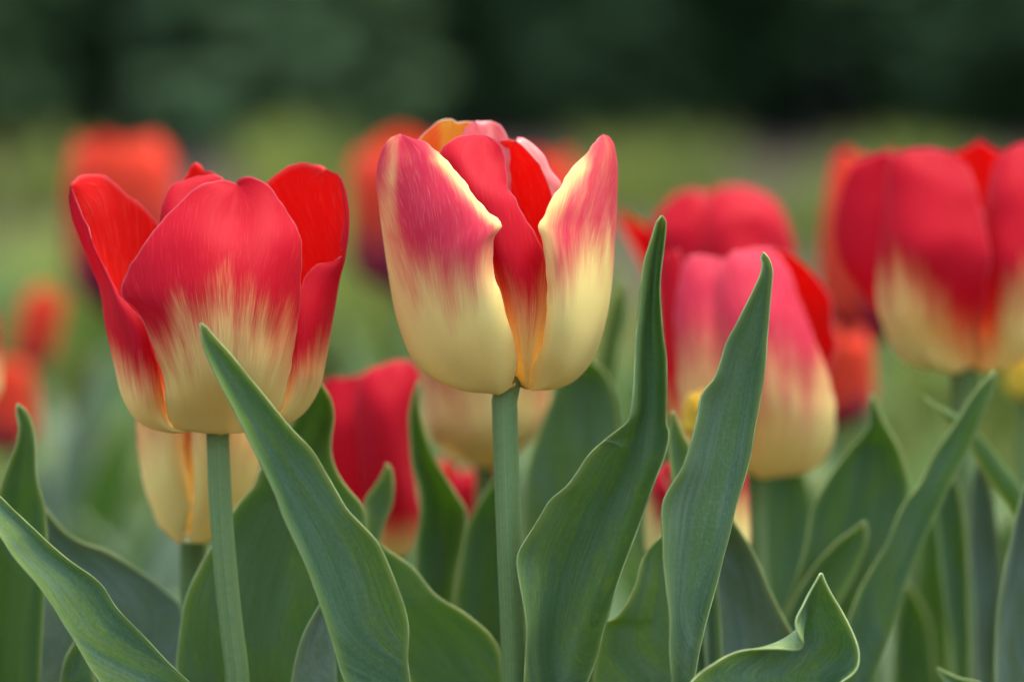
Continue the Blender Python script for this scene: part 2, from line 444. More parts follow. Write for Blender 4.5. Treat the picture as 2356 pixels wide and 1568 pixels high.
DA = FOCUS + .004
footA = ground_under(600, 1568, DA + .01)
tA = thing('tulip', 'sharp red tulip with golden yellow base, its open cup crossed by a pointed leaf', 'tulip', footA, 'red and yellow tulips in the bed')
base = (1050, 1470)
f = bl([(560, 1230), (640, 1235), (700, 1220), (740, 1215), (790, 1150), (850, 1040), (920, 1050), (1000, 990), (1060, 900), (1110, 1000), (1150, 1050), (1200, 1020), (1260, 1020), (1310, 1070), (1370, 1100), (1440, 1140)], 360)
def flA1(u, v, p):
    x, y = to_crop(1, p); mid = math.exp(-((x - 1140 + (y - 300) * .04) / 28) ** 2)
    return f(x, y) - .28 * mid * (.4 + .6 * min(1, max(0, (900 - y) / 600))) - .35 * math.exp(-((x - 1140) / 22) ** 2 - ((y - 275) / 40) ** 2)
traced_petal(tA, 1, DA, [
    ([(1140, 282), (1125, 270), (1090, 265), (1000, 275), (930, 310), (860, 375), (790, 455), (720, 545), (660, 630), (610, 720), (583, 790), (592, 828), (640, 875), (680, 930), (712, 1010), (745, 1105), (772, 1170), (790, 1230), (800, 1310), (808, 1400), (830, 1450), (880, 1472), (960, 1470), base], (-6, -9, -13, -17, -17, -20, -22, -18, -6, 0)),
    ([(1140, 282), (1080, 330), (1010, 430), (940, 560), (890, 700), (870, 830), (880, 950), (895, 1080), (910, 1200), (915, 1320), (930, 1420), (975, 1482), (1010, 1484), base], (-6, -14, -21, -25, -28, -29, -28, -24, -12, 0)),
    ([(1140, 282), (1138, 330), (1130, 450), (1122, 600), (1118, 750), (1115, 900), (1112, 1050), (1108, 1200), (1100, 1330), (1090, 1430), (1080, 1486), (1060, 1490), base], (-6, -12, -22, -28, -31, -32, -31, -26, -12, 0)),
    ([(1140, 282), (1200, 320), (1260, 420), (1295, 560), (1300, 720), (1298, 880), (1290, 1020), (1280, 1160), (1260, 1290), (1230, 1400), (1180, 1470), (1120, 1484), base], (-6, -12, -20, -25, -28, -28, -27, -22, -10, 0)),
    ([(1140, 282), (1150, 256), (1200, 248), (1250, 265), (1310, 310), (1360, 380), (1410, 455), (1445, 530), (1456, 620), (1452, 760), (1446, 880), (1434, 990), (1412, 1100), (1396, 1200), (1380, 1290), (1358, 1370), (1300, 1435), (1200, 1470), base], (-6, -8, -10, -13, -16, -18, -18, -16, -8, 0))],
    flA1, nr=64, nc=48, seed=1, wob=.0003)
f2 = bl([(480, 1120), (550, 1150), (620, 1220), (680, 1265), (760, 1290), (800, 1250)], 200)
def flA2(u, v, p):
    x, y = to_crop(1, p); return f2(x, y)
traced_petal(tA, 1, DA, [
    ([(335, 285), (380, 250), (440, 237), (490, 245), (550, 285), (620, 340), (690, 400), (740, 450), (765, 485), (790, 560), (800, 700), (810, 900), (830, 1100), (880, 1300), (1030, 1465)], (0, 8, 14, 18, 20, 20, 20, 15, 0)),
    ([(335, 285), (350, 300), (390, 330), (440, 390), (480, 480), (530, 580), (572, 680), (602, 760), (622, 850), (650, 1000), (690, 1150), (750, 1300), (850, 1430), (1030, 1465)], (0, 4, 10, 13, 16, 18, 14, 0)),
    ([(335, 285), (333, 350), (353, 450), (383, 530), (418, 610), (453, 700), (478, 760), (493, 830), (504, 950), (524, 1060), (549, 1170), (574, 1280), (610, 1362), (660, 1422), (735, 1466), (840, 1484), (1030, 1465)], (0, 0, 0, 0, 0)),
    ([(335, 285), (338, 330), (365, 420), (405, 520), (440, 610), (482, 700), (515, 765), (540, 830), (580, 950), (625, 1080), (655, 1200), (685, 1320), (730, 1415), (820, 1478), (1030, 1468)], (0, -2, -5, -12, -16, -16, -8, 0)),
    ([(335, 285), (345, 310), (380, 385), (430, 500), (462, 600), (512, 700), (552, 770), (592, 832), (650, 900), (700, 980), (740, 1100), (775, 1220), (800, 1340), (840, 1440), (1030, 1468)], (0, -3, -6, -12, -15, -14, -6, 0))],
    flA2, nr=56, nc=48, seed=2)
f3 = bl([(1380, 1230), (1440, 1210), (1500, 1180), (1560, 1120), (1600, 1090)], 200)
def flA3(u, v, p):
    x, y = to_crop(1, p); return f3(x, y) - .9 * math.exp(-((x - 1568) / 26) ** 2 - ((y - 215) / 36) ** 2)
traced_petal(tA, 1, DA, [
    ([(1570, 208), (1620, 238), (1648, 300), (1662, 400), (1655, 500), (1638, 555), (1640, 635), (1590, 660), (1525, 668), (1495, 700), (1465, 745), (1440, 850), (1420, 1000), (1390, 1150), (1360, 1300), (1300, 1420), (1060, 1468)], (4, 2, 0, -2, -6, -11, -13, -12, -8, 0)),
    ([(1570, 208), (1626, 238), (1657, 310), (1671, 415), (1668, 505), (1655, 600), (1645, 670), (1600, 730), (1560, 820), (1530, 950), (1500, 1100), (1475, 1230), (1430, 1340), (1360, 1425), (1060, 1468)], (4, 2, 0, -2, -6, -10, -12, -10, -4, 0)),
    ([(1570, 208), (1630, 240), (1662, 320), (1676, 430), (1672, 520), (1661, 620), (1646, 710), (1621, 850), (1601, 960), (1586, 1060), (1567, 1160), (1548, 1250), (1512, 1330), (1462, 1398), (1390, 1445), (1250, 1472), (1060, 1468)], (4, 2, 1, 0, 0)),
    ([(1570, 208), (1560, 250), (1565, 350), (1570, 450), (1570, 560), (1565, 700), (1550, 850), (1530, 1000), (1500, 1150), (1460, 1280), (1380, 1400), (1060, 1468)], (4, 10, 14, 16, 18, 18, 14, 8, 0)),
    ([(1570, 208), (1540, 195), (1480, 183), (1420, 188), (1350, 225), (1295, 270), (1270, 330), (1270, 450), (1290, 650), (1310, 850), (1320, 1050), (1290, 1250), (1200, 1400), (1060, 1468)], (6, 10, 14, 18, 20, 22, 22, 18, 10, 0))],
    flA3, nr=56, nc=48, seed=3)
red = lambda u, v, p: .5 + (v - .3) * 3
traced_petal(tA, 1, DA, [
    ([(1010, 238), (930, 250), (890, 266), (870, 263), (820, 300), (785, 360), (770, 440), (775, 560), (800, 750), (850, 1000), (920, 1250), (1040, 1465)], (6, 2, -1, -3, -4, -6, -8, -6, 0)),
    ([(1010, 238), (960, 262), (900, 330), (880, 450), (890, 650), (930, 900), (980, 1200), (1040, 1465)], (6, -2, -9, -12, -13, -13, -10, 0)),
    ([(1010, 238), (1050, 238), (1082, 254), (1100, 320), (1130, 450), (1150, 700), (1140, 1000), (1100, 1250), (1040, 1465)], (6, 4, 0, -4, -8, -8, -6, 0))], red, seed=4)
traced_petal(tA, 1, DA, [
    ([(945, 178), (968, 186), (976, 216), (1040, 230), (1090, 330), (1150, 500), (1150, 900), (1060, 1465)], (18, 20, 20, 14, 0)),
    ([(945, 178), (940, 300), (960, 600), (1000, 1000), (1040, 1465)], (16, 24, 24, 14, 0)),
    ([(945, 178), (915, 205), (885, 262), (860, 330), (840, 500), (850, 800), (950, 1200), (1030, 1465)], (16, 20, 20, 14, 0))], red, seed=5)
traced_petal(tA, 1, DA, [
    ([(1210, 345), (1300, 400), (1370, 600), (1340, 1000), (1070, 1465)], (18, 22, 20, 12, 0)),
    ([(1210, 345), (1210, 600), (1180, 1000), (1050, 1465)], (18, 25, 24, 14, 0)),
    ([(1210, 345), (1120, 380), (1040, 600), (1020, 1000), (1040, 1465)], (18, 22, 20, 12, 0))], red, seed=6)
tube('stem', stem_pts([(500, 985, 4), (501, 1010, 4), (507, 1150, 4), (518, 1300, 4), (532, 1440, 5), (547, 1568, 6)], DA, footA), (.0038, .0040, .0040, .0038, .0035, .0031, .0028, .0027), tA, M_STEM, 60, 24)
# leaves of this plant
traced_leaf(tA, FOCUS - .022,
    k(4, [(-210, 470), (-120, 540), (0, 622), (60, 682), (130, 742), (200, 802), (290, 892), (360, 952), (420, 990), (480, 1028), (540, 1080), (600, 1170), (680, 1262), (760, 1352), (840, 1442), (910, 1512), (968, 1568)])[::1],
    k(4, [(-210, 470), (-130, 640), (0, 822), (60, 920), (150, 1030), (230, 1130), (310, 1250), (380, 1370), (440, 1480), (500, 1568)]),
    d_l=(0, 4, 6, 8, 10), d_r=(-2, -4, -2, 0, 0), belly=4, seed=21)
# (left and right change sides here: the blade leans over to the left, its upper margin first)
traced_leaf(tA, FOCUS + .035,
    [(722, 862), (690, 945), (640, 1030), (602, 1080), (588, 1122), (546, 1168), (486, 1250), (454, 1312), (427, 1380), (414, 1447), (407, 1510), (409, 1568)],
    [(722, 862), (738, 883), (759, 921), (765, 962), (759, 1011), (761, 1052), (777, 1092), (804, 1128), (831, 1160), (842, 1187), (842, 1230), (835, 1320), (815, 1440), (790, 1568)],
    d_l=(0, 0, -4, -10, -12), d_r=(4, 0, -2, 4, 6), belly=9, mat=M_LEAF_DARK, seed=22)
traced_leaf(tA, FOCUS + .010, [(762, 1350), (737, 1389), (710, 1434), (692, 1474), (679, 1524), (672, 1568)],
    [(762, 1350), (768, 1400), (771, 1450), (772, 1492), (773, 1530), (774, 1568)], d_l=(0, 0, 0), d_r=(6, 8, 8), belly=2, mat=M_LEAF_BLUE, seed=23)

# ================================================================== hero tulip in the middle
DB = FOCUS
footB = ground_under(1195, 1568, DB + .01)
tB = thing('tulip', 'tallest sharp tulip, pale yellow streaked pink, red inside showing between two parted petals', 'tulip', footB, 'red and yellow tulips in the bed')
g1 = bl([(150, 560), (190, 680), (250, 800), (310, 890), (380, 850), (430, 870), (480, 920), (540, 930), (600, 880), (660, 810), (700, 760), (760, 720)], 270)
def flB1(u, v, p):
    x, y = to_crop(2, p)
    re = poly([(165, 240), (190, 330), (245, 420), (325, 500), (430, 580), (530, 660), (605, 734)], y) if y < 605 else 760
    if y < 165: re = 240
    mar = (re - x - 58) / 130 + .5 if y < 640 else 2
    mar += max(0, (290 - y) / 130)
    e = .5 + .5 * max(-1, min(1, (mar - .5) * 1.6))
    val = min(g1(x, y), .08 + e * 1.1)
    val -= .62 * math.exp(-((x - 205) / 48) ** 2) * (1 if y < 360 else max(0, 1 - (y - 360) / 300))
    return max(-1.5, min(val, .92))
traced_petal(tB, 2, DB, [
    ([(240, 165), (230, 200), (220, 300), (230, 450), (260, 700), (300, 900), (370, 1100), (480, 1250), (790, 1365)], (-2, 4, 10, 14, 16, 16, 12, 6, 0)),
    ([(240, 165), (212, 172), (180, 200), (150, 250), (131, 320), (128, 400), (140, 500), (155, 600), (170, 700), (188, 820), (205, 930), (225, 1040), (250, 1130), (280, 1210), (322, 1280), (384, 1334), (460, 1364), (600, 1385), (790, 1368)], (-2, 0, 0, 0, 0)),
    ([(240, 165), (262, 220), (300, 360), (340, 560), (370, 780), (400, 980), (440, 1160), (490, 1280), (545, 1372), (600, 1408), (690, 1410), (795, 1370)], (-2, -10, -17, -20, -21, -20, -16, -8, 0)),
    ([(240, 165), (320, 215), (405, 330), (485, 470), (540, 590), (552, 700), (565, 850), (595, 980), (635, 1120), (675, 1250), (700, 1350), (722, 1416), (750, 1408), (795, 1370)], (-2, -10, -18, -25, -29, -30, -30, -27, -18, -4)),
    ([(240, 165), (280, 178), (330, 190), (370, 210), (420, 245), (460, 280), (500, 325), (540, 375), (580, 430), (620, 485), (660, 530), (700, 565), (734, 605), (703, 648), (690, 690), (684, 750), (688, 820), (710, 890), (735, 960), (760, 1040), (785, 1120), (800, 1200), (806, 1260), (803, 1310), (788, 1355), (775, 1385), (795, 1370)], (-2, -8, -14, -20, -25, -26, -27, -24, -16, -4))],
    flB1, 'pink', nr=72, nc=52, seed=11, wob=.0003)
g2 = bl([(900, 720), (950, 780), (1000, 860), (1080, 800), (1130, 730), (1200, 720), (1270, 760)], 260)
def flB2(u, v, p):
    x, y = to_crop(2, p)
    le = poly([(165, 1220), (265, 1140), (365, 1050), (460, 980), (605, 908)], y) if y < 605 else poly([(605, 908), (740, 935), (1000, 950)], y)
    mar = (x - le - 62) / 130 + .5
    mar += max(0, (330 - y) / 130)
    e = .5 + .5 * max(-1, min(1, (mar - .5) * 1.5))
    val = min(g2(x, y), .05 + e * 1.0) - .25 * math.exp(-((x - 1240) / 14) ** 2)
    return max(-1.5, min(val, .80))
traced_petal(tB, 2, DB, [
    ([(1220, 165), (1190, 190), (1160, 230), (1140, 265), (1090, 310), (1050, 365), (1015, 410), (980, 460), (950, 510), (935, 560), (908, 605), (922, 660), (935, 740), (942, 820), (948, 900), (948, 980), (945, 1060), (938, 1130), (920, 1190), (893, 1250), (880, 1300), (879, 1350), (862, 1385), (810, 1370)], (0, -6, -10, -14, -18, -21, -22, -22, -18, -10, 0)),
    ([(1220, 165), (1200, 230), (1150, 350), (1085, 480), (1030, 600), (1020, 720), (1025, 850), (1020, 980), (1005, 1100), (978, 1220), (945, 1310), (915, 1380), (880, 1397), (810, 1370)], (0, -8, -16, -20, -25, -26, -26, -22, -12, 0)),
    ([(1220, 165), (1228, 250), (1195, 400), (1155, 550), (1135, 700), (1130, 850), (1120, 1000), (1095, 1150), (1055, 1270), (1010, 1350), (950, 1396), (890, 1396), (810, 1370)], (0, -6, -12, -18, -20, -20, -20, -16, -8, 0)),
    ([(1220, 165), (1245, 175), (1268, 210), (1282, 270), (1289, 350), (1284, 500), (1278, 650), (1267, 820), (1252, 950), (1236, 1050), (1211, 1150), (1179, 1235), (1131, 1310), (1066, 1362), (980, 1385), (810, 1370)], (0, 0, 0)),
    ([(1220, 165), (1228, 200), (1235, 350), (1220, 600), (1190, 850), (1130, 1080), (1030, 1250), (810, 1365)], (0, 6, 12, 16, 16, 12, 6, 0))],
    flB2, 'pink', nr=68, nc=48, seed=12, wob=.0003)
g3 = bl([(640, 900), (760, 1000), (850, 1080), (900, 1010), (960, 930)], 240)
def flB3(u, v, p):
    x, y = to_crop(2, p)
    return g3(x, y) - .4 * math.exp(-((x - 657) / 9) ** 2 - ((y - 200) / 60) ** 2) - .35 * math.exp(-((u - .06) / .03) ** 2) * (y > 800)
traced_petal(tB, 2, DB, [
    ([(640, 165), (580, 163), (520, 175), (470, 205), (435, 245), (430, 330), (470, 480), (540, 640), (600, 800), (660, 960), (720, 1120), (770, 1280), (805, 1362)], (2, -2, -4, -6, -8, -8, -8, -6, 0)),
    ([(640, 165), (590, 200), (540, 300), (560, 450), (620, 640), (680, 800), (720, 960), (760, 1120), (800, 1260), (820, 1350), (825, 1385), (808, 1368)], (2, -8, -14, -16, -17, -17, -16, -14, -8, 0)),
    ([(640, 165), (655, 180), (655, 300), (680, 450), (720, 600), (760, 760), (800, 920), (825, 1080), (840, 1220), (848, 1340), (850, 1392), (810, 1370)], (2, -6, -15, -18, -20, -20, -19, -17, -10, 0)),
    ([(640, 165), (690, 185), (725, 220), (745, 280), (748, 340), (757, 405), (805, 490), (855, 590), (910, 680), (940, 750), (955, 850), (965, 950), (960, 1060), (940, 1170), (905, 1270), (880, 1340), (872, 1388), (810, 1370)], (2, -4, -8, -12, -12, -14, -14, -14, -12, -8, 0))],
    flB3, 'flame', nr=60, nc=40, seed=13)
def flB4(u, v, p):
    return .95 - (.27 if u < .2 else 0) + (0 if v > .35 else (v - .35) * 2)
traced_petal(tB, 2, DB, [
    ([(806, 196), (862, 246), (907, 296), (927, 340), (947, 390), (967, 440), (968, 500), (950, 600), (930, 800), (890, 1100), (813, 1365)], (9, 8, 8, 8, 10, 12, 10, 6, 0)),
    ([(812, 178), (845, 183), (882, 206), (935, 265), (960, 330), (990, 370), (1012, 405), (1000, 440), (975, 500), (955, 600), (945, 800), (900, 1100), (815, 1365)], (12, 11, 11, 11, 12, 12, 10, 6, 0)),
    ([(806, 190), (850, 240), (895, 300), (918, 365), (938, 430), (945, 520), (932, 620), (915, 800), (880, 1100), (812, 1365)], (14, 14, 15, 16, 16, 15, 12, 6, 0)),
    ([(803, 196), (815, 350), (825, 500), (845, 700), (840, 1000), (810, 1365)], (14, 19, 20, 19, 14, 0)),
    ([(800, 198), (760, 190), (712, 200), (680, 300), (700, 500), (760, 800), (790, 1100), (808, 1365)], (14, 15, 16, 16, 14, 8, 0))],
    flB4, 'curl', wob=.0008, nr=52, nc=44, seed=14)
def flB5(u, v, p):
    x, y = to_crop(2, p); return .62 - .75 * math.exp(-((x - 495) / 60) ** 2) + .1 * math.sin(x * .05)
traced_petal(tB, 2, DB, [
    ([(490, 94), (512, 112), (590, 105), (640, 150), (660, 300), (680, 600), (740, 1000), (800, 1362)], (20, 22, 22, 20, 14, 0)),
    ([(490, 94), (480, 200), (520, 400), (600, 700), (700, 1100), (800, 1362)], (20, 26, 26, 22, 12, 0)),
    ([(490, 94), (468, 97), (420, 110), (370, 150), (333, 188), (310, 300), (350, 600), (500, 1000), (790, 1362)], (20, 18, 16, 16, 14, 10, 0))],
    flB5, 'flare', seed=15)
def flB6(u, v, p):
    x, y = to_crop(2, p)
    return 1.2 if x < 630 else .78 + .1 * math.sin(x * .09)
traced_petal(tB, 2, DB, [
    ([(606, 102), (575, 118), (540, 168), (525, 260), (560, 600), (780, 1362)], (14, 13, 12, 12, 8, 0)),
    ([(606, 102), (598, 130), (590, 180), (600, 400), (640, 700), (790, 1362)], (14, 9, 7, 6, 4, 0)),
    ([(606, 102), (622, 125), (640, 165), (660, 400), (690, 700), (795, 1362)], (14, 13, 12, 12, 8, 0)),
    ([(606, 102), (655, 103), (695, 108), (732, 126), (756, 160), (768, 194), (775, 350), (785, 700), (805, 1362)], (16, 14, 12, 10, 8, 0))],
    flB6, 'curl', nr=56, seed=16)
tube('stem', stem_pts([(1170, 872, 0), (1161, 905, -2), (1163, 1000, -2), (1168, 1150, -2), (1174, 1300, -2), (1180, 1450, -1), (1184, 1568, 0)], DB, footB), (.0036, .0034, .0032, .0031, .0030, .0030, .0030, .0030), tB, M_STEM, 60, 24)
traced_leaf(tB, FOCUS - .042,
    [(462, 748), (468, 795), (490, 850), (520, 905), (555, 970), (592, 1045), (633, 1133), (655, 1195), (682, 1258), (709, 1317), (741, 1393), (763, 1461), (785, 1537), (797, 1568)],
    [(462, 748), (475, 757), (492, 777), (530, 815), (580, 875), (633, 941), (678, 993), (718, 1038), (745, 1083), (772, 1128), (799, 1173), (833, 1210), (867, 1249), (889, 1290), (911, 1339), (929, 1393), (938, 1447), (936, 1515), (943, 1568)],
    d_l=(0, 0, 4, 8, 10), d_r=(0, 3, 6, 8, 14), belly=5, nr=64, nc=26, seed=31)
left11 = k(3, [(258, 384), (240, 402), (215, 480), (190, 560), (175, 650), (165, 720), (155, 820), (146, 920), (145, 1000), (140, 1100), (130, 1180), (116, 1242), (60, 1290), (0, 1340)]) + k(5, [(1700, 330), (1610, 410), (1550, 490), (1490, 570), (1410, 640), (1370, 710), (1320, 790), (1280, 850), (1250, 905), (1243, 950), (1255, 1050), (1275, 1180), (1290, 1300), (1285, 1420), (1280, 1568)])
right11 = k(3, [(258, 384), (272, 400), (265, 500), (250, 620), (245, 700), (250, 780), (262, 880), (278, 970), (280, 1080), (275, 1200), (275, 1250), (286, 1290), (270, 1380), (240, 1460), (200, 1568)]) + k(5, [(1740, 1090), (1700, 1220), (1670, 1330), (1650, 1440), (1600, 1568)])
mid11 = k(3, [(258, 384), (252, 450), (228, 600), (215, 750), (212, 900), (212, 1050), (205, 1200), (180, 1330), (140, 1450), (80, 1568)]) + k(5, [(1560, 1180), (1480, 1380), (1440, 1568)])
traced_leaf(tB, FOCUS - .008, left11, right11, mid11, d_l=(0, 0, -2, -4, -8, -10, -8), d_r=(2, 4, 6, 4, 0, 0), d_m=(4, 10, 12, 12, 10, 8), nr=72, nc=30, seed=32, wob=.0004)
traced_leaf(tB, FOCUS + .034,
    k(5, [(440, 800), (480, 830), (520, 850), (570, 890), (640, 930), (700, 970), (740, 1010), (780, 1070), (820, 1120), (880, 1160), (950, 1200), (1030, 1260), (1100, 1320), (1150, 1400), (1170, 1500), (1185, 1568)])[::1],
    k(5, [(440, 800), (440, 900), (450, 1050), (480, 1200), (540, 1330), (620, 1450), (700, 1568)]),
    d_l=(10, 4, -2, -2, 0), d_r=(8, 12, 14, 12), belly=0, mat=M_LEAF_DARK, seed=33, nr=50)

# ================================================================== plant with sharp leaves only, right of the middle
footP = ground_under(1610, 1568, FOCUS + .015)
tP = thing('tulip', 'flowerless tulip plant, its tall sharp leaf before the pink and cream flower', 'tulip', footP)
left12 = k(3, [(683, 531), (672, 541), (680, 580), (670, 630), (640, 700), (600, 780), (570, 840), (530, 910), (510, 970), (480, 1060)]) + k(6, [(400, 100), (370, 230), (330, 350), (290, 470), (240, 560), (205, 640), (195, 720), (198, 820), (200, 950), (215, 1100), (230, 1250), (225, 1400), (235, 1568)])
right12 = k(3, [(683, 531), (700, 550), (718, 600), (715, 680), (705, 780), (690, 900), (685, 1000)]) + k(6, [(690, 120), (660, 280), (640, 400), (610, 530), (570, 670), (545, 790), (510, 930), (480, 1060), (440, 1200), (400, 1330), (370, 1440), (345, 1568)])
traced_leaf(tP, FOCUS - .022, left12, right12, d_l=(2, 0, -3, -6, -4, 0), d_r=(2, 4, 6, 6, 4, 2), belly=6, mat=M_LEAF_PLAIN, nr=72, nc=28, seed=41)
traced_leaf(tP, FOCUS + .014,
    k(6, [(260, 740), (220, 795), (190, 820), (140, 870), (100, 930), (75, 1000), (55, 1080), (0, 1190)]) + k(5, [(1740, 1250), (1680, 1280), (1665, 1350), (1640, 1450), (1620, 1568)]),
    k(6, [(260, 740), (300, 850), (320, 1000), (330, 1200), (330, 1400), (320, 1568)]), d_l=(0, -4, -6, -4), d_r=(6, 8, 6), belly=6, mat=M_LEAF_DARK, seed=42)
traced_leaf(tP, FOCUS + .045, k(6, [(238, 185), (228, 225), (224, 270), (224, 360), (232, 450), (245, 560), (260, 680), (280, 800)]),
    k(6, [(238, 185), (262, 228), (300, 310), (330, 360), (380, 480), (420, 620), (450, 800)]), belly=4, seed=43)
traced_leaf(tP, FOCUS + .045, k(6, [(470, 640), (420, 800), (400, 1000), (400, 1200), (410, 1400), (430, 1568)]),
    k(6, [(470, 640), (520, 700), (560, 760), (620, 850), (680, 970), (730, 1080), (800, 1220), (850, 1310), (890, 1390), (930, 1568)]), belly=8, d_l=(0, 0, 0), d_r=(0, 0, 4), seed=44, mat=M_LEAF_BLUE)
footQ = ground_under(1880, 1620, FOCUS - .02)
tQ = thing('tulip', 'low curled tulip leaf with a pale wavy margin and a short pointed tip', 'tulip', footQ)
traced_leaf(tQ, FOCUS - .030,
    k(6, [(1005, 1012), (980, 1060), (945, 1120), (915, 1180), (882, 1240), (875, 1280), (893, 1330), (916, 1372), (908, 1402), (880, 1412), (800, 1408), (700, 1405), (600, 1415), (520, 1440), (450, 1480), (390, 1520), (345, 1565), (320, 1600)]),
    k(6, [(1005, 1012), (1025, 1060), (1060, 1130), (1100, 1200), (1140, 1280), (1170, 1350), (1190, 1420), (1188, 1490), (1165, 1530), (1110, 1568), (1080, 1600)]),
    k(6, [(1005, 1012), (985, 1100), (965, 1190), (945, 1290), (935, 1400), (925, 1500), (915, 1600)]),
    d_l=(0, -3, -7, -4, -8, -14, -18), d_r=(0, 0, -4, -8), d_m=(0, 4, 7, 7, 5), nr=60, nc=28, seed=45, thick=.00045)

# ================================================================== pink and cream tulip, right of the middle, behind
def soft_tulip(label, foot_px, depth, group='red and yellow tulips in the bed'):
    return thing('tulip', label, 'tulip', ground_under(foot_px, 1568, depth), group)
def soft_stem(t, px, py, depth, foot=None, r=.0032):
    p = at(px, py - 16, depth); fo = Vector(t.location)
    mid = (p + fo) * .5 + Vector((.004, 0, .02))
    tube('stem', [fo + Vector((0, 0, -.004)), mid, p - Vector((0, 0, .02)), p], (r, r * .95, r * .95), t, M_STEM, 24, 14)
DF = 1.035
tF = soft_tulip('soft pink tulip with cream base and a red inside, behind the tall sharp leaf', 1765, DF)
ff = bl([(240, 1150), (330, 1060), (430, 1010), (520, 1080), (640, 1150), (720, 1080), (820, 1130), (870, 1180), (900, 1090), (990, 1000)], 330)
def flF(u, v, p):
    x, y = to_crop(3, p); return min(ff(x, y), 1.05)
traced_petal(tF, 3, DF, [
    ([(705, 513), (620, 522), (548, 540), (496, 640), (482, 760), (490, 900), (515, 1060), (550, 1250), (590, 1400), (630, 1468), (640, 1470)], (-2, -7, -12, -16, -18, -16, -8, 0)),
    ([(705, 513), (680, 620), (690, 800), (710, 1000), (730, 1200), (710, 1400), (665, 1482), (640, 1470)], (-4, -15, -21, -23, -22, -14, 0)),
    ([(705, 513), (760, 570), (800, 640), (840, 750), (890, 880), (940, 1000), (978, 1130), (988, 1230), (970, 1340), (920, 1420), (840, 1460), (640, 1470)], (-2, -8, -10, -8, -2, 0))], flF, 'pink', seed=51)
traced_petal(tF, 3, DF, [
    ([(430, 543), (370, 552), (335, 620), (316, 800), (316, 1000), (331, 1150), (361, 1300), (421, 1410), (511, 1462), (640, 1470)], (-2, -6, -10, -11, -10, -6, 0)),
    ([(430, 543), (430, 700), (430, 950), (450, 1150), (500, 1350), (570, 1478), (640, 1470)], (-3, -12, -17, -18, -16, -8, 0)),
    ([(430, 543), (520, 570), (570, 700), (590, 900), (600, 1100), (620, 1300), (640, 1470)], (-2, -8, -13, -15, -13, 0))], flF, 'pink', seed=55)
traced_petal(tF, 3, DF, [
    ([(330, 528), (310, 600), (300, 800), (330, 1100), (640, 1470)], (8, 10, 10, 6, 0)),
    ([(330, 528), (270, 545), (248, 650), (250, 850), (265, 1050), (285, 1220), (320, 1340), (400, 1430), (640, 1470)], (0,)),
    ([(330, 528), (352, 600), (345, 800), (345, 1000), (365, 1200), (430, 1400), (640, 1470)], (0, -7, -8, -7, 0))], lambda u, v, p: .5 + (v - .42) * 3.2, seed=52)
traced_petal(tF, 3, DF, [
    ([(720, 513), (800, 540), (880, 610), (940, 680), (975, 740), (968, 850), (985, 920), (962, 1000), (940, 1150), (900, 1300), (640, 1470)], (2, 4, 2, 0, 0)),
    ([(720, 513), (770, 580), (850, 760), (880, 950), (850, 1200), (640, 1470)], (6, 14, 14, 10, 0)),
    ([(720, 513), (690, 560), (680, 900), (640, 1470)], (8, 18, 16, 0))], red, seed=53)
traced_petal(tF, 3, DF, [
    ([(520, 560), (660, 620), (700, 900), (640, 1470)], (12, 16, 14, 0)),
    ([(520, 560), (500, 800), (560, 1100), (640, 1470)], (14, 20, 16, 0)),
    ([(520, 560), (400, 620), (380, 900), (640, 1470)], (12, 16, 14, 0))], red, seed=54)
soft_stem(tF, 1738, 1100, DF)
traced_leaf(tF, DF + .13, [(1820, 1010), (1740, 1120), (1700, 1250), (1690, 1400), (1700, 1568)], [(1800, 1010), (1850, 1080), (1880, 1200), (1860, 1380), (1820, 1568)], belly=8, seed=55)
traced_leaf(tF, 1.0,
    k(6, [(1262, 95), (1245, 190), (1238, 270), (1150, 370), (1060, 490), (1000, 590), (950, 700), (920, 850), (890, 970), (850, 1100), (810, 1240), (800, 1400)]),
    k(6, [(1262, 95), (1290, 160), (1340, 260), (1390, 350), (1420, 440), (1450, 580), (1420, 750), (1340, 950), (1240, 1150), (1150, 1400)]), belly=9, d_l=(0, -4, -6, -4), d_r=(0, -2, -4), mat=M_LEAF_DARK, seed=56)
traced_leaf(tF, .985, k(6, [(1225, 745), (1160, 790), (1080, 850), (980, 960), (900, 1080), (830, 1230), (800, 1400)]),
    k(6, [(1225, 745), (1230, 850), (1180, 1000), (1100, 1150), (1040, 1300), (1000, 1400)]), belly=5, seed=57)

DG = 1.2
tG = soft_tulip('blurred red tulip just behind the pink and cream one, one petal spread outwards', 1660, DG)
traced_petal(tG, 3, DG, [
    ([(560, 240), (500, 262), (450, 330), (420, 430), (410, 560), (430, 800), (470, 960), (510, 1000)], (-2, -12, -18, -18, 0)),
    ([(560, 240), (590, 400), (600, 600), (590, 800), (530, 985), (510, 1000)], (-6, -24, -28, -20, 0)),
    ([(560, 240), (650, 264), (722, 312), (770, 390), (800, 480), (805, 600), (760, 800), (660, 960), (510, 1000)], (-2, -10, -12, -8, 0))], lambda u, v, p: .5 + (v - .3) * 2.4, 'flame', wob=.0014, seed=61)
traced_petal(tG, 3, DG, [
    ([(400, 262), (330, 285), (252, 340), (212, 430), (217, 560), (260, 800), (360, 960), (510, 1000)], (0, -3, -4, -2, 0)),
    ([(400, 262), (370, 420), (370, 600), (410, 800), (480, 985), (510, 1000)], (-3, -14, -18, -14, 0)),
    ([(400, 262), (480, 300), (520, 400), (530, 600), (520, 850), (510, 1000)], (0, -8, -14, -14, 0))], lambda u, v, p: .5 + (v - .25) * 3, wob=.0014, seed=64)
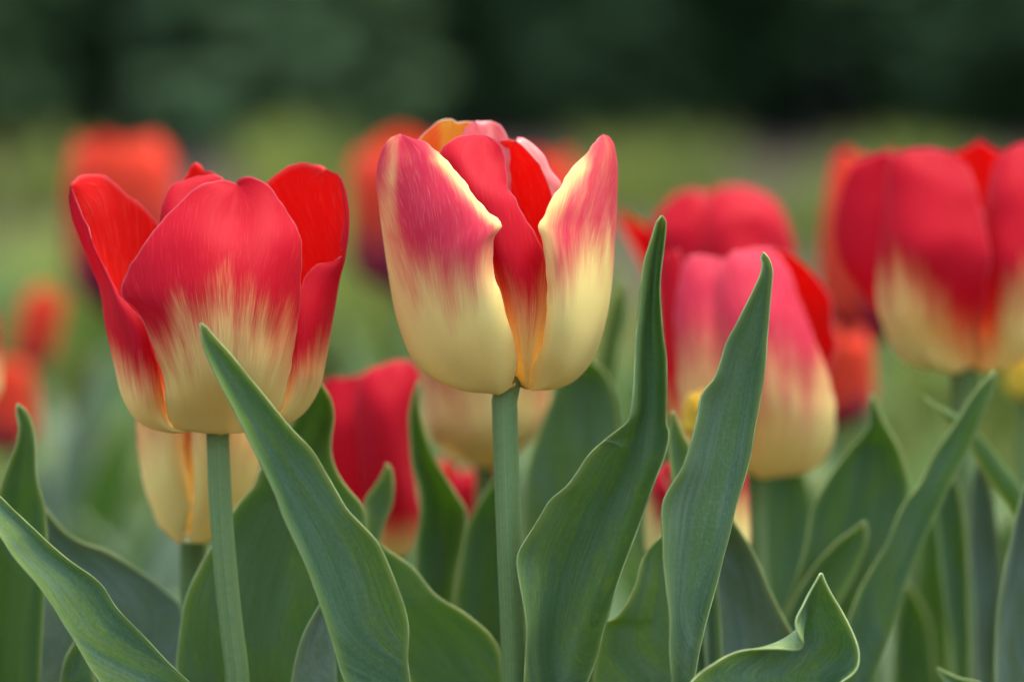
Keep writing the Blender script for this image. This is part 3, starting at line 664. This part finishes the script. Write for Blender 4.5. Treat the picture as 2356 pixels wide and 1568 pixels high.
traced_petal(tG, 3, DG, [
    ([(65, 348), (80, 420), (130, 500), (190, 620), (260, 800), (350, 930), (510, 1000)], (-4, -2, 0)),
    ([(65, 348), (110, 420), (180, 500), (250, 620), (330, 800), (420, 930), (510, 1000)], (4, 10, 8, 0)),
    ([(65, 348), (130, 392), (200, 425), (300, 500), (380, 800), (510, 1000)], (2, 4, 4, 0))][::-1], red, seed=62)
traced_petal(tG, 3, DG, [
    ([(700, 300), (800, 480), (790, 700), (640, 930), (510, 1000)], (12, 12, 8, 0)),
    ([(600, 262), (620, 500), (600, 800), (510, 1000)], (18, 24, 16, 0)),
    ([(480, 262), (400, 350), (380, 600), (510, 1000)], (14, 20, 14, 0))], red, seed=63)
soft_stem(tG, *k(3, [(510, 1000)])[0], DG)

DH = 1.06
tH = soft_tulip('large blurred red tulip with cream base cut by the right border of the picture', 2195, DH)
fh = bl([(1120, 600), (1200, 690), (1240, 620), (1330, 690), (1420, 800), (1500, 870), (1570, 930), (1640, 890), (1700, 740), (1800, 690), (1950, 740)], 220)
def flH(u, v, p):
    x, y = to_crop(3, p); return fh(x, y)
traced_petal(tH, 3, DH, [
    ([(1400, 95), (1290, 100), (1220, 130), (1200, 200), (1190, 350), (1170, 500), (1155, 650), (1160, 780), (1195, 890), (1250, 970), (1330, 1012), (1450, 1022), (1570, 1010)], (-2, -8, -10, -8, -4, 0)),
    ([(1400, 95), (1390, 250), (1380, 500), (1390, 750), (1420, 930), (1480, 1022), (1530, 1026), (1570, 1010)], (-4, -16, -23, -22, -10, 0)),
    ([(1400, 95), (1480, 120), (1540, 180), (1580, 290), (1612, 450), (1622, 600), (1612, 750), (1596, 880), (1585, 960), (1570, 1010)], (-2, -12, -20, -24, -18, 0))], flH, wob=.0010, seed=71)
traced_petal(tH, 3, DH, [
    ([(1180, 115), (1260, 140), (1300, 300), (1330, 600), (1420, 900), (1570, 1010)], (8, 12, 14, 10, 0)),
    ([(1180, 115), (1100, 135), (1050, 180), (1003, 300), (982, 430), (1002, 560), (1080, 680), (1150, 760), (1210, 880), (1310, 985), (1570, 1010)], (2, 2, 0)),
    ([(1180, 115), (1170, 250), (1150, 420), (1160, 600), (1210, 740), (1290, 900), (1390, 1000), (1570, 1010)], (0, -6, -9, -8, 0)),
    ([(1180, 115), (1290, 160), (1310, 350), (1310, 600), (1330, 800), (1400, 960), (1570, 1010)], (0, -6, -10, -10, 0))], red, seed=72)
traced_petal(tH, 3, DH, [
    ([(1800, 60), (1700, 105), (1640, 190), (1608, 330), (1596, 500), (1596, 700), (1588, 900), (1570, 1010)], (-2, -8, -14, -16, 0)),
    ([(1800, 60), (1760, 300), (1755, 600), (1720, 850), (1660, 990), (1600, 1028), (1570, 1010)], (-4, -18, -24, -18, 0)),
    ([(1800, 60), (1900, 150), (1960, 400), (1960, 700), (1890, 900), (1720, 1005), (1570, 1010)], (-2, -8, -6, 0))], flH, wob=.0010, seed=73)
traced_petal(tH, 3, DH, [
    ([(1595, 62), (1645, 95), (1760, 160), (1850, 500), (1570, 1010)], (10, 16, 14, 0)),
    ([(1590, 62), (1590, 300), (1600, 600), (1570, 1010)], (12, 22, 20, 0)),
    ([(1585, 64), (1530, 100), (1400, 160), (1300, 500), (1570, 1010)], (10, 16, 14, 0))], red, seed=74)
soft_stem(tH, 2217, 860, DH, r=.0036)
traced_leaf(tH, .975,
    k(6, [(1885, -22), (1860, 15), (1800, 75), (1740, 160), (1690, 240), (1620, 340), (1560, 430), (1500, 560), (1440, 640), (1390, 740), (1340, 860), (1280, 960), (1200, 1100), (1140, 1260), (1080, 1450)]),
    k(6, [(1885, -22), (1892, 40), (1852, 150), (1800, 280), (1750, 400), (1690, 510), (1620, 650), (1550, 790), (1490, 920), (1430, 1080), (1380, 1250), (1330, 1400), (1270, 1568)]), belly=5, d_l=(0, -3, -5), d_r=(2, 3, 0), seed=75, base=ground_under(2000, 1568, .985))
traced_leaf(tH, 1.0,
    k(6, [(1538, 105), (1575, 135), (1620, 165), (1720, 215), (1800, 290), (1880, 370), (1960, 480), (2030, 590), (2080, 760), (2100, 1000), (2080, 1300)]),
    k(6, [(1538, 105), (1575, 165), (1640, 235), (1700, 280), (1760, 350), (1800, 430), (1880, 560), (1990, 730), (2020, 900), (2030, 1100), (2000, 1300)])[::1], belly=-3, d_l=(0, -2), d_r=(0, 6), mat=M_LEAF_DARK, seed=76)
traced_leaf(tH, 1.03, k(6, [(1640, 400), (1600, 600), (1610, 900), (1640, 1200), (1680, 1568)]), k(6, [(1640, 400), (1720, 600), (1750, 900), (1760, 1200), (1760, 1568)]), belly=8, seed=77)
traced_leaf(tH, 1.045, k(6, [(1800, 420), (1770, 600), (1760, 900), (1780, 1200), (1790, 1568)]), k(6, [(1800, 420), (1880, 600), (1920, 900), (1930, 1200), (1900, 1568)]), belly=8, seed=78, mat=M_LEAF_BLUE)

traced_leaf(tH, 1.08, k(6, [(1425, 1050), (1400, 1200), (1380, 1400), (1370, 1568)]), k(6, [(1425, 1050), (1500, 1150), (1560, 1300), (1600, 1568)]), belly=7, seed=171)
traced_leaf(tH, 1.11, k(6, [(1575, 540), (1520, 800), (1490, 1000), (1470, 1250), (1480, 1568)]), k(6, [(1575, 540), (1640, 800), (1655, 1100), (1660, 1568)]), belly=7, seed=172, mat=M_LEAF_DARK)
traced_leaf(tH, 1.13, k(6, [(1950, 700), (1900, 900), (1850, 1200), (1840, 1568)]), k(6, [(1950, 700), (2010, 900), (2020, 1200), (2000, 1568)]), belly=7, seed=173, mat=M_LEAF_DARK)
footR = ground_under(2400, 1568, .96)
tR = thing('tulip', 'blue green tulip leaf standing upright at the right border, plant otherwise out of sight', 'tulip', footR)
traced_leaf(tR, .955, k(6, [(2080, 400), (2041, 560), (1990, 760), (1950, 950), (1920, 1150), (1900, 1350), (1890, 1568)]), k(6, [(2080, 400), (2130, 600), (2170, 800), (2190, 1000), (2200, 1300), (2200, 1568)]), belly=9, d_l=(0, -2, -4), seed=79, mat=M_LEAF_BLUE)
traced_leaf(tR, .94, k(6, [(1585, 1498), (1600, 1530), (1630, 1568), (1660, 1600)]), k(6, [(1585, 1498), (1640, 1525), (1720, 1552), (1800, 1568), (1860, 1600)]), belly=2, seed=80)

# ================================================================== leaves at the left border
footT = ground_under(-60, 1568, .94)
tT = thing('tulip', 'tulip plant at the left border, an upright leaf tip and a broad grey green leaf', 'tulip', footT)
traced_leaf(tT, .935, k(4, [(96, 145), (88, 180), (98, 260), (84, 340), (50, 430), (20, 520), (-10, 620), (-60, 800), (-80, 1000)]),
    k(4, [(96, 145), (140, 190), (165, 260), (178, 350), (182, 450), (192, 560), (212, 650), (230, 760), (240, 860), (230, 1000)]), belly=7, d_l=(0, -4, -6), d_r=(0, -2, 0), mat=M_LEAF_DARK, seed=81)
traced_leaf(tT, .955, k(4, [(150, 560), (120, 700), (90, 900), (70, 1100), (60, 1300), (60, 1568)]),
    k(4, [(150, 560), (205, 640), (260, 720), (330, 800), (420, 855), (520, 890), (620, 940), (720, 1000), (800, 1060), (870, 1120), (930, 1180), (960, 1300), (930, 1450), (880, 1568)]),
    k(4, [(150, 560), (180, 680), (250, 830), (330, 950), (430, 1050), (520, 1180), (560, 1350), (560, 1568)]), d_l=(0, -4, -8), d_r=(0, 6, 0), d_m=(0, 6, 8, 10), mat=M_LEAF_BLUE, seed=82)
traced_leaf(tT, .925, k(4, [(400, 1330), (370, 1380), (330, 1450), (312, 1520), (308, 1568)]), k(4, [(400, 1330), (440, 1400), (470, 1480), (490, 1568)]), belly=4, seed=83)

# ================================================================== leaves in the middle, behind the two sharp tulips
DD = 1.045
tD = soft_tulip('blurred red tulip low between the two sharp ones, yellowish at its foot', 900, DD)
traced_petal(tD, 0, DD, [
    ([(902, 833), (850, 848), (826, 885), (822, 960), (828, 1050), (840, 1150), (862, 1245), (905, 1297)], (-1, -6, -9, -8, 0)),
    ([(902, 833), (895, 950), (900, 1100), (908, 1220), (905, 1297)], (-3, -12, -14, -10, 0)),
    ([(902, 833), (945, 834), (967, 868), (958, 930), (948, 1000), (948, 1060), (961, 1130), (967, 1180), (961, 1230), (940, 1277), (905, 1297)], (-1, -3, -4, -2, 0))], lambda u, v, p: .5 + (v - .17) * 3.4, seed=101)
traced_petal(tD, 0, DD, [
    ([(790, 866), (752, 870), (733, 905), (727, 1000), (745, 1100), (800, 1220), (905, 1297)], (0, -2, 0, 0)),
    ([(790, 866), (785, 900), (785, 1000), (815, 1150), (870, 1260), (905, 1297)], (0, -7, -8, -5, 0)),
    ([(790, 866), (835, 866), (862, 900), (872, 1000), (872, 1150), (905, 1297)], (0, -5, -5, -4, 0))], lambda u, v, p: .5 + (v - .17) * 3.4, seed=102)
traced_petal(tD, 0, DD, [
    ([(880, 850), (945, 880), (945, 1100), (905, 1297)], (8, 9, 6, 0)), ([(860, 850), (860, 1000), (870, 1150), (905, 1297)], (9, 13, 9, 0)), ([(840, 855), (770, 890), (765, 1100), (905, 1297)], (8, 9, 6, 0))], red, seed=103)
soft_stem(tD, 905, 1298, DD)
traced_leaf(tD, .985, k(5, [(735, 30), (708, 120), (690, 230), (690, 350), (700, 460), (735, 580), (742, 700), (722, 850), (722, 1000), (735, 1200), (760, 1400)]),
    k(5, [(735, 30), (745, 200), (800, 400), (870, 520), (940, 630), (975, 690), (960, 850), (930, 1000), (910, 1200), (890, 1400)]), belly=9, mat=M_LEAF_DARK, seed=91)
traced_leaf(tD, .97, k(5, [(577, 458), (548, 520), (500, 590), (462, 650), (465, 720), (470, 850), (480, 1000)]), k(5, [(577, 458), (600, 490), (606, 580), (592, 680), (560, 760), (530, 860), (520, 1000)]), belly=4, seed=92)

DE = 1.08
tE = soft_tulip('blurred cream based tulip hidden behind the tallest one, only its lower half in view', 1120, DE)
c = at(1118, 1082, DE)
cup_petals(tE, c, .062, .0185, 0.15, split=.55, seed=5, soft=.40)
soft_stem(tE, 1118, 1084, DE)
traced_leaf(tE, 1.01, k(5, [(1150, 500), (1120, 540), (1050, 640), (990, 750), (960, 850), (945, 1000), (920, 1150), (920, 1400)]), k(5, [(1150, 500), (1200, 600), (1240, 800), (1240, 1000), (1220, 1200), (1180, 1400)]), belly=8, mat=M_LEAF_DARK, seed=93)
traced_leaf(tE, 1.03, [(1330, 800), (1275, 900), (1240, 990), (1212, 1080), (1205, 1180), (1210, 1300), (1230, 1450)], [(1330, 800), (1400, 870), (1430, 1000), (1430, 1150), (1400, 1300), (1340, 1450)], belly=9, seed=94)
traced_leaf(tE, 1.06, [(1435, 640), (1408, 700), (1385, 800), (1365, 920), (1350, 1060), (1345, 1250)], [(1435, 640), (1440, 720), (1425, 800), (1412, 900), (1405, 1060), (1400, 1250)], belly=4, mat=M_LEAF_DARK, seed=95)

DC = .968
tC = soft_tulip('yellow tulip hanging lower behind the left sharp one, only its cream lower half in view', 660, DC)
cream = lambda u, v, p: .5 + (v - .60) * 1.7
traced_petal(tC, 4, DC, [
    ([(830, -250), (745, -180), (703, 0), (697, 240), (715, 450), (745, 600), (800, 740), (870, 830), (940, 880), (985, 888)], (0, 0, -2, -2, 0)),
    ([(830, -250), (830, 0), (840, 200), (860, 500), (900, 740), (950, 870), (985, 888)], (-2, -10, -13, -13, -8, 0)),
    ([(830, -250), (925, -180), (950, 0), (948, 300), (955, 450), (972, 560), (972, 700), (950, 800), (938, 868), (985, 888)], (-2, -7, -10, -10, -8, 0))], cream, seed=104)
traced_petal(tC, 4, DC, [
    ([(1140, -250), (1010, -180), (978, 100), (975, 300), (988, 450), (996, 560), (988, 700), (974, 800), (968, 862), (985, 888)], (-2, -10, -13, -14, -10, 0)),
    ([(1140, -250), (1130, 0), (1120, 300), (1110, 600), (1055, 800), (1000, 890), (985, 888)], (-4, -14, -17, -16, -9, 0)),
    ([(1140, -250), (1270, -180), (1335, 200), (1342, 400), (1310, 560), (1220, 710), (1110, 830), (985, 888)], (-2, -4, -4, -2, 0))], cream, seed=105)
traced_petal(tC, 4, DC, [
    ([(960, -200), (880, -100), (880, 300), (910, 700), (985, 885)], (-2, -4, -4, -2, 0)),
    ([(960, -200), (965, 100), (965, 400), (965, 700), (985, 885)], (-3, -8, -8, -6, 0)),
    ([(960, -200), (1050, -100), (1060, 300), (1040, 700), (985, 885)], (-2, -4, -4, -2, 0))], lambda u, v, p: .5 + (v - .55) * 1.6, seed=106)
soft_stem(tC, 443, 1261, DC)

def far_tulip(label, cx, top, bot, w, depth, rot, style='flame', split=.3, seed=0, group='red and yellow tulips in the bed', open_=.0, tilt=0.0, leaves=2, foot=None):
    t = soft_tulip(label, cx + 20 if foot is None else foot, depth, group)
    c = at(cx, bot, depth); h = (bot - top) / FPX * depth; r = w / 2 / FPX * depth
    cup_petals(t, c, h, r, rot, style, split, open_, seed, tilt)
    soft_stem(t, cx, bot + 2, depth)
    rr = random.Random(seed * 13 + 5)
    for i in range(leaves):
        free_leaf(t, rr.uniform(0, 6.28), rr.uniform(.20, .27), rr.uniform(.03, .05), rr.uniform(.08, .3), rr.uniform(.1, .6), rr.choice((M_LEAF, M_LEAF_BLUE, M_LEAF_DARK)), seed * 7 + i)
    return t
far_tulip('small red tulip showing as a pink wedge beside the stem of the tallest tulip', 1085, 1060, 1370, 190, 1.14, .2, split=.2, seed=11, leaves=1)
far_tulip('low red and yellowish tulip showing on both sides of the tall sharp leaf', 1606, 1030, 1330, 250, 1.0, .5, split=.68, seed=12, leaves=0)
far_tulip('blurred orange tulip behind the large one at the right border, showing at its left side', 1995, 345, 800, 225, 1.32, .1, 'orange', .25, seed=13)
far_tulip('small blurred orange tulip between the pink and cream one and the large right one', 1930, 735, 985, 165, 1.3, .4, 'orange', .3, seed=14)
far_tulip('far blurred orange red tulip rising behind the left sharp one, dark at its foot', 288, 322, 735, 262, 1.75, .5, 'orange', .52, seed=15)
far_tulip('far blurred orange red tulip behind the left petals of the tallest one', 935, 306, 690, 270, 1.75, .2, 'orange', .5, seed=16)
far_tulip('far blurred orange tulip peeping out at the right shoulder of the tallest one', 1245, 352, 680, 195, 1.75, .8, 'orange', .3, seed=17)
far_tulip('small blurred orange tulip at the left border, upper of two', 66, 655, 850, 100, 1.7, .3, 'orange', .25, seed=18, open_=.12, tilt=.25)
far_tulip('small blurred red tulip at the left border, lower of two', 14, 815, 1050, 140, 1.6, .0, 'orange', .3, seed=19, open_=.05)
far_tulip('cream tulip almost wholly cut off by the left border', -118, 640, 985, 250, 1.1, .3, 'flame', .6, seed=20, leaves=0)
far_tulip('yellow tulip bud peeping out left of the tall sharp leaf', 1622, 900, 1012, 105, 1.0, .3, 'yellow', .6, seed=21, leaves=0, group='yellow tulips in the bed')
far_tulip('blurred yellow tulip under the large one at the right border', 2365, 810, 920, 110, 1.2, .3, 'yellow', .6, seed=22, group='yellow tulips in the bed')

# ================================================================== leaves of the bed behind, grass, shrubs
def filler(n, d0, d1, h0, h1, seed, label, group, mats=(M_LEAF, M_LEAF_BLUE, M_LEAF_BLUE, M_LEAF_DARK)):
    rg = random.Random(seed)
    for i in range(n):
        d = rg.uniform(d0, d1); px = rg.uniform(-250, 2600)
        t = thing('tulip', label, 'tulip', ground_under(px, 1200, d), group)
        for j in range(rg.choice((2, 3, 3))):
            free_leaf(t, rg.uniform(0, 6.28), rg.uniform(h0, h1), rg.uniform(.03, .055), rg.uniform(.1, .45), rg.uniform(.2, 1.0), rg.choice(mats), seed * 100 + i * 5 + j, nr=12, nc=6)
filler(44, 1.12, 1.7, .17, .26, 5, 'blurred tulip plant deep in the bed with grey green leaves only', 'leafy plants deep in the bed')
filler(34, 1.7, 3.2, .13, .24, 6, 'strongly blurred leafy plant at the far side of the bed, before the grass', 'leafy plants at the far side of the bed', (M_LEAF_DARK, M_LEAF_DARK, M_LEAF))

def blade_material(name, a, b, trans=.35):
    m, t = new_mat(name); q = N(t)
    oi = q.objnoise(2.2, 3); o2 = q.objnoise(40, 2)
    c = q.mix(q.step(oi, .35, .65), a, b)
    c = q.mix(q.math('MULTIPLY', q.step(o2, .4, .7), .4), c, (b[0] * 1.3, b[1] * 1.2, b[2]))
    q.finish(c, c, trans, .6, .08); return m
M_GRASS = blade_material('grass', (.115, .160, .036), (.215, .260, .052))
def add_grass():
    verts, faces = [], []
    rg = random.Random(3)
    n = 0
    while n < 26000:
        y = 1.2 + rg.random() ** 1.1 * 4.9; x = rg.uniform(-1.2, 1.2) * (.5 + y * .2)
        g = mnoise.noise(Vector((x * 2.3 + 1.7, y * .9, 3.3))) + .5 * mnoise.noise(Vector((x * 5, y * 2, 9.3)))
        far = max(0, (y - 4.3)) * .8 + (max(0, x) * .45 if y > 3.9 else 0)
        if rg.random() > .34 + g * 2.4 - far: continue
        h = rg.uniform(.05, .12) * (1 + .6 * g); a = rg.uniform(0, 6.28); w = rg.uniform(.005, .009); ln = rg.uniform(.2, .7) * h
        dx, dy = math.cos(a), math.sin(a); b = len(verts)
        verts += [(x - dy * w, y + dx * w, 0), (x + dy * w, y - dx * w, 0), (x + dx * ln * .4 + dy * w * .8, y + dy * ln * .4 - dx * w * .8, h * .65), (x + dx * ln * .4 - dy * w * .8, y + dy * ln * .4 + dx * w * .8, h * .65), (x + dx * ln, y + dy * ln, h)]
        faces += [(b, b + 1, b + 2, b + 3), (b + 3, b + 2, b + 4)]; n += 1
    o = mesh_obj('grass', verts, faces, [M_GRASS], smooth=False); o['kind'] = 'stuff'; o['label'] = 'blurred yellow green grass between the tulip bed and the dark shrubs'
add_grass()

M_SHRUB = blade_material('shrub leaves', (.038, .082, .026), (.078, .135, .052), .28)
M_BARK = plain('bark', (.03, .026, .018), (0, 0, 0), 0, .9, 30)
def add_shrub(x, y, w, h, seed, label):
    t = thing('shrub', label, 'shrub', (x, y, 0), 'dark shrubs behind the lawn')
    rg = random.Random(seed); verts, faces = [], []
    lumps = [(Vector((rg.uniform(-.8, .8) * w / 2, rg.uniform(-.5, .5) * w / 2, rg.uniform(.05, .85) * h)), rg.uniform(.12, .26) * w) for _ in range(18)]
    for i in range(3600):
        c, r = rg.choice(lumps)
        d = Vector((rg.gauss(0, 1), rg.gauss(0, 1), rg.gauss(0, 1))).normalized() * r * rg.random() ** .35
        p = Vector((x, y, 0)) + c + d
        if p.z < .02: continue
        s = rg.uniform(.035, .07); u = Vector((rg.gauss(0, 1), rg.gauss(0, 1), rg.gauss(0, .6))).normalized(); v = u.orthogonal().normalized()
        b = len(verts); verts += [p - u * s, p + v * s * .45, p + u * s, p - v * s * .45]; faces.append((b, b + 1, b + 2, b + 3))
    mesh_obj('foliage', verts, faces, [M_SHRUB], t, smooth=False)
    tube('trunk', [(x, y, -.02), (x + .02, y, h * .3), (x - .01, y + .03, h * .6)], (.03, .02, .01), t, M_BARK, 8, 8)
i = 0
for row, (yy, hh, n) in enumerate(((6.75, 1.0, 9), (7.25, 1.3, 8), (7.8, 1.7, 7), (9.2, 2.4, 6))):
    for j in range(n):
        x = (j - (n - 1) / 2) * (.72, .74, 1.0, 1.3)[row] + rng.uniform(-.15, .15)
        add_shrub(x, yy + rng.uniform(-.2, .2), 1.25 + row * .35, hh * rng.uniform(.85, 1.1), 900 + i, 'dark green shrub melting into the blur behind the lawn'); i += 1
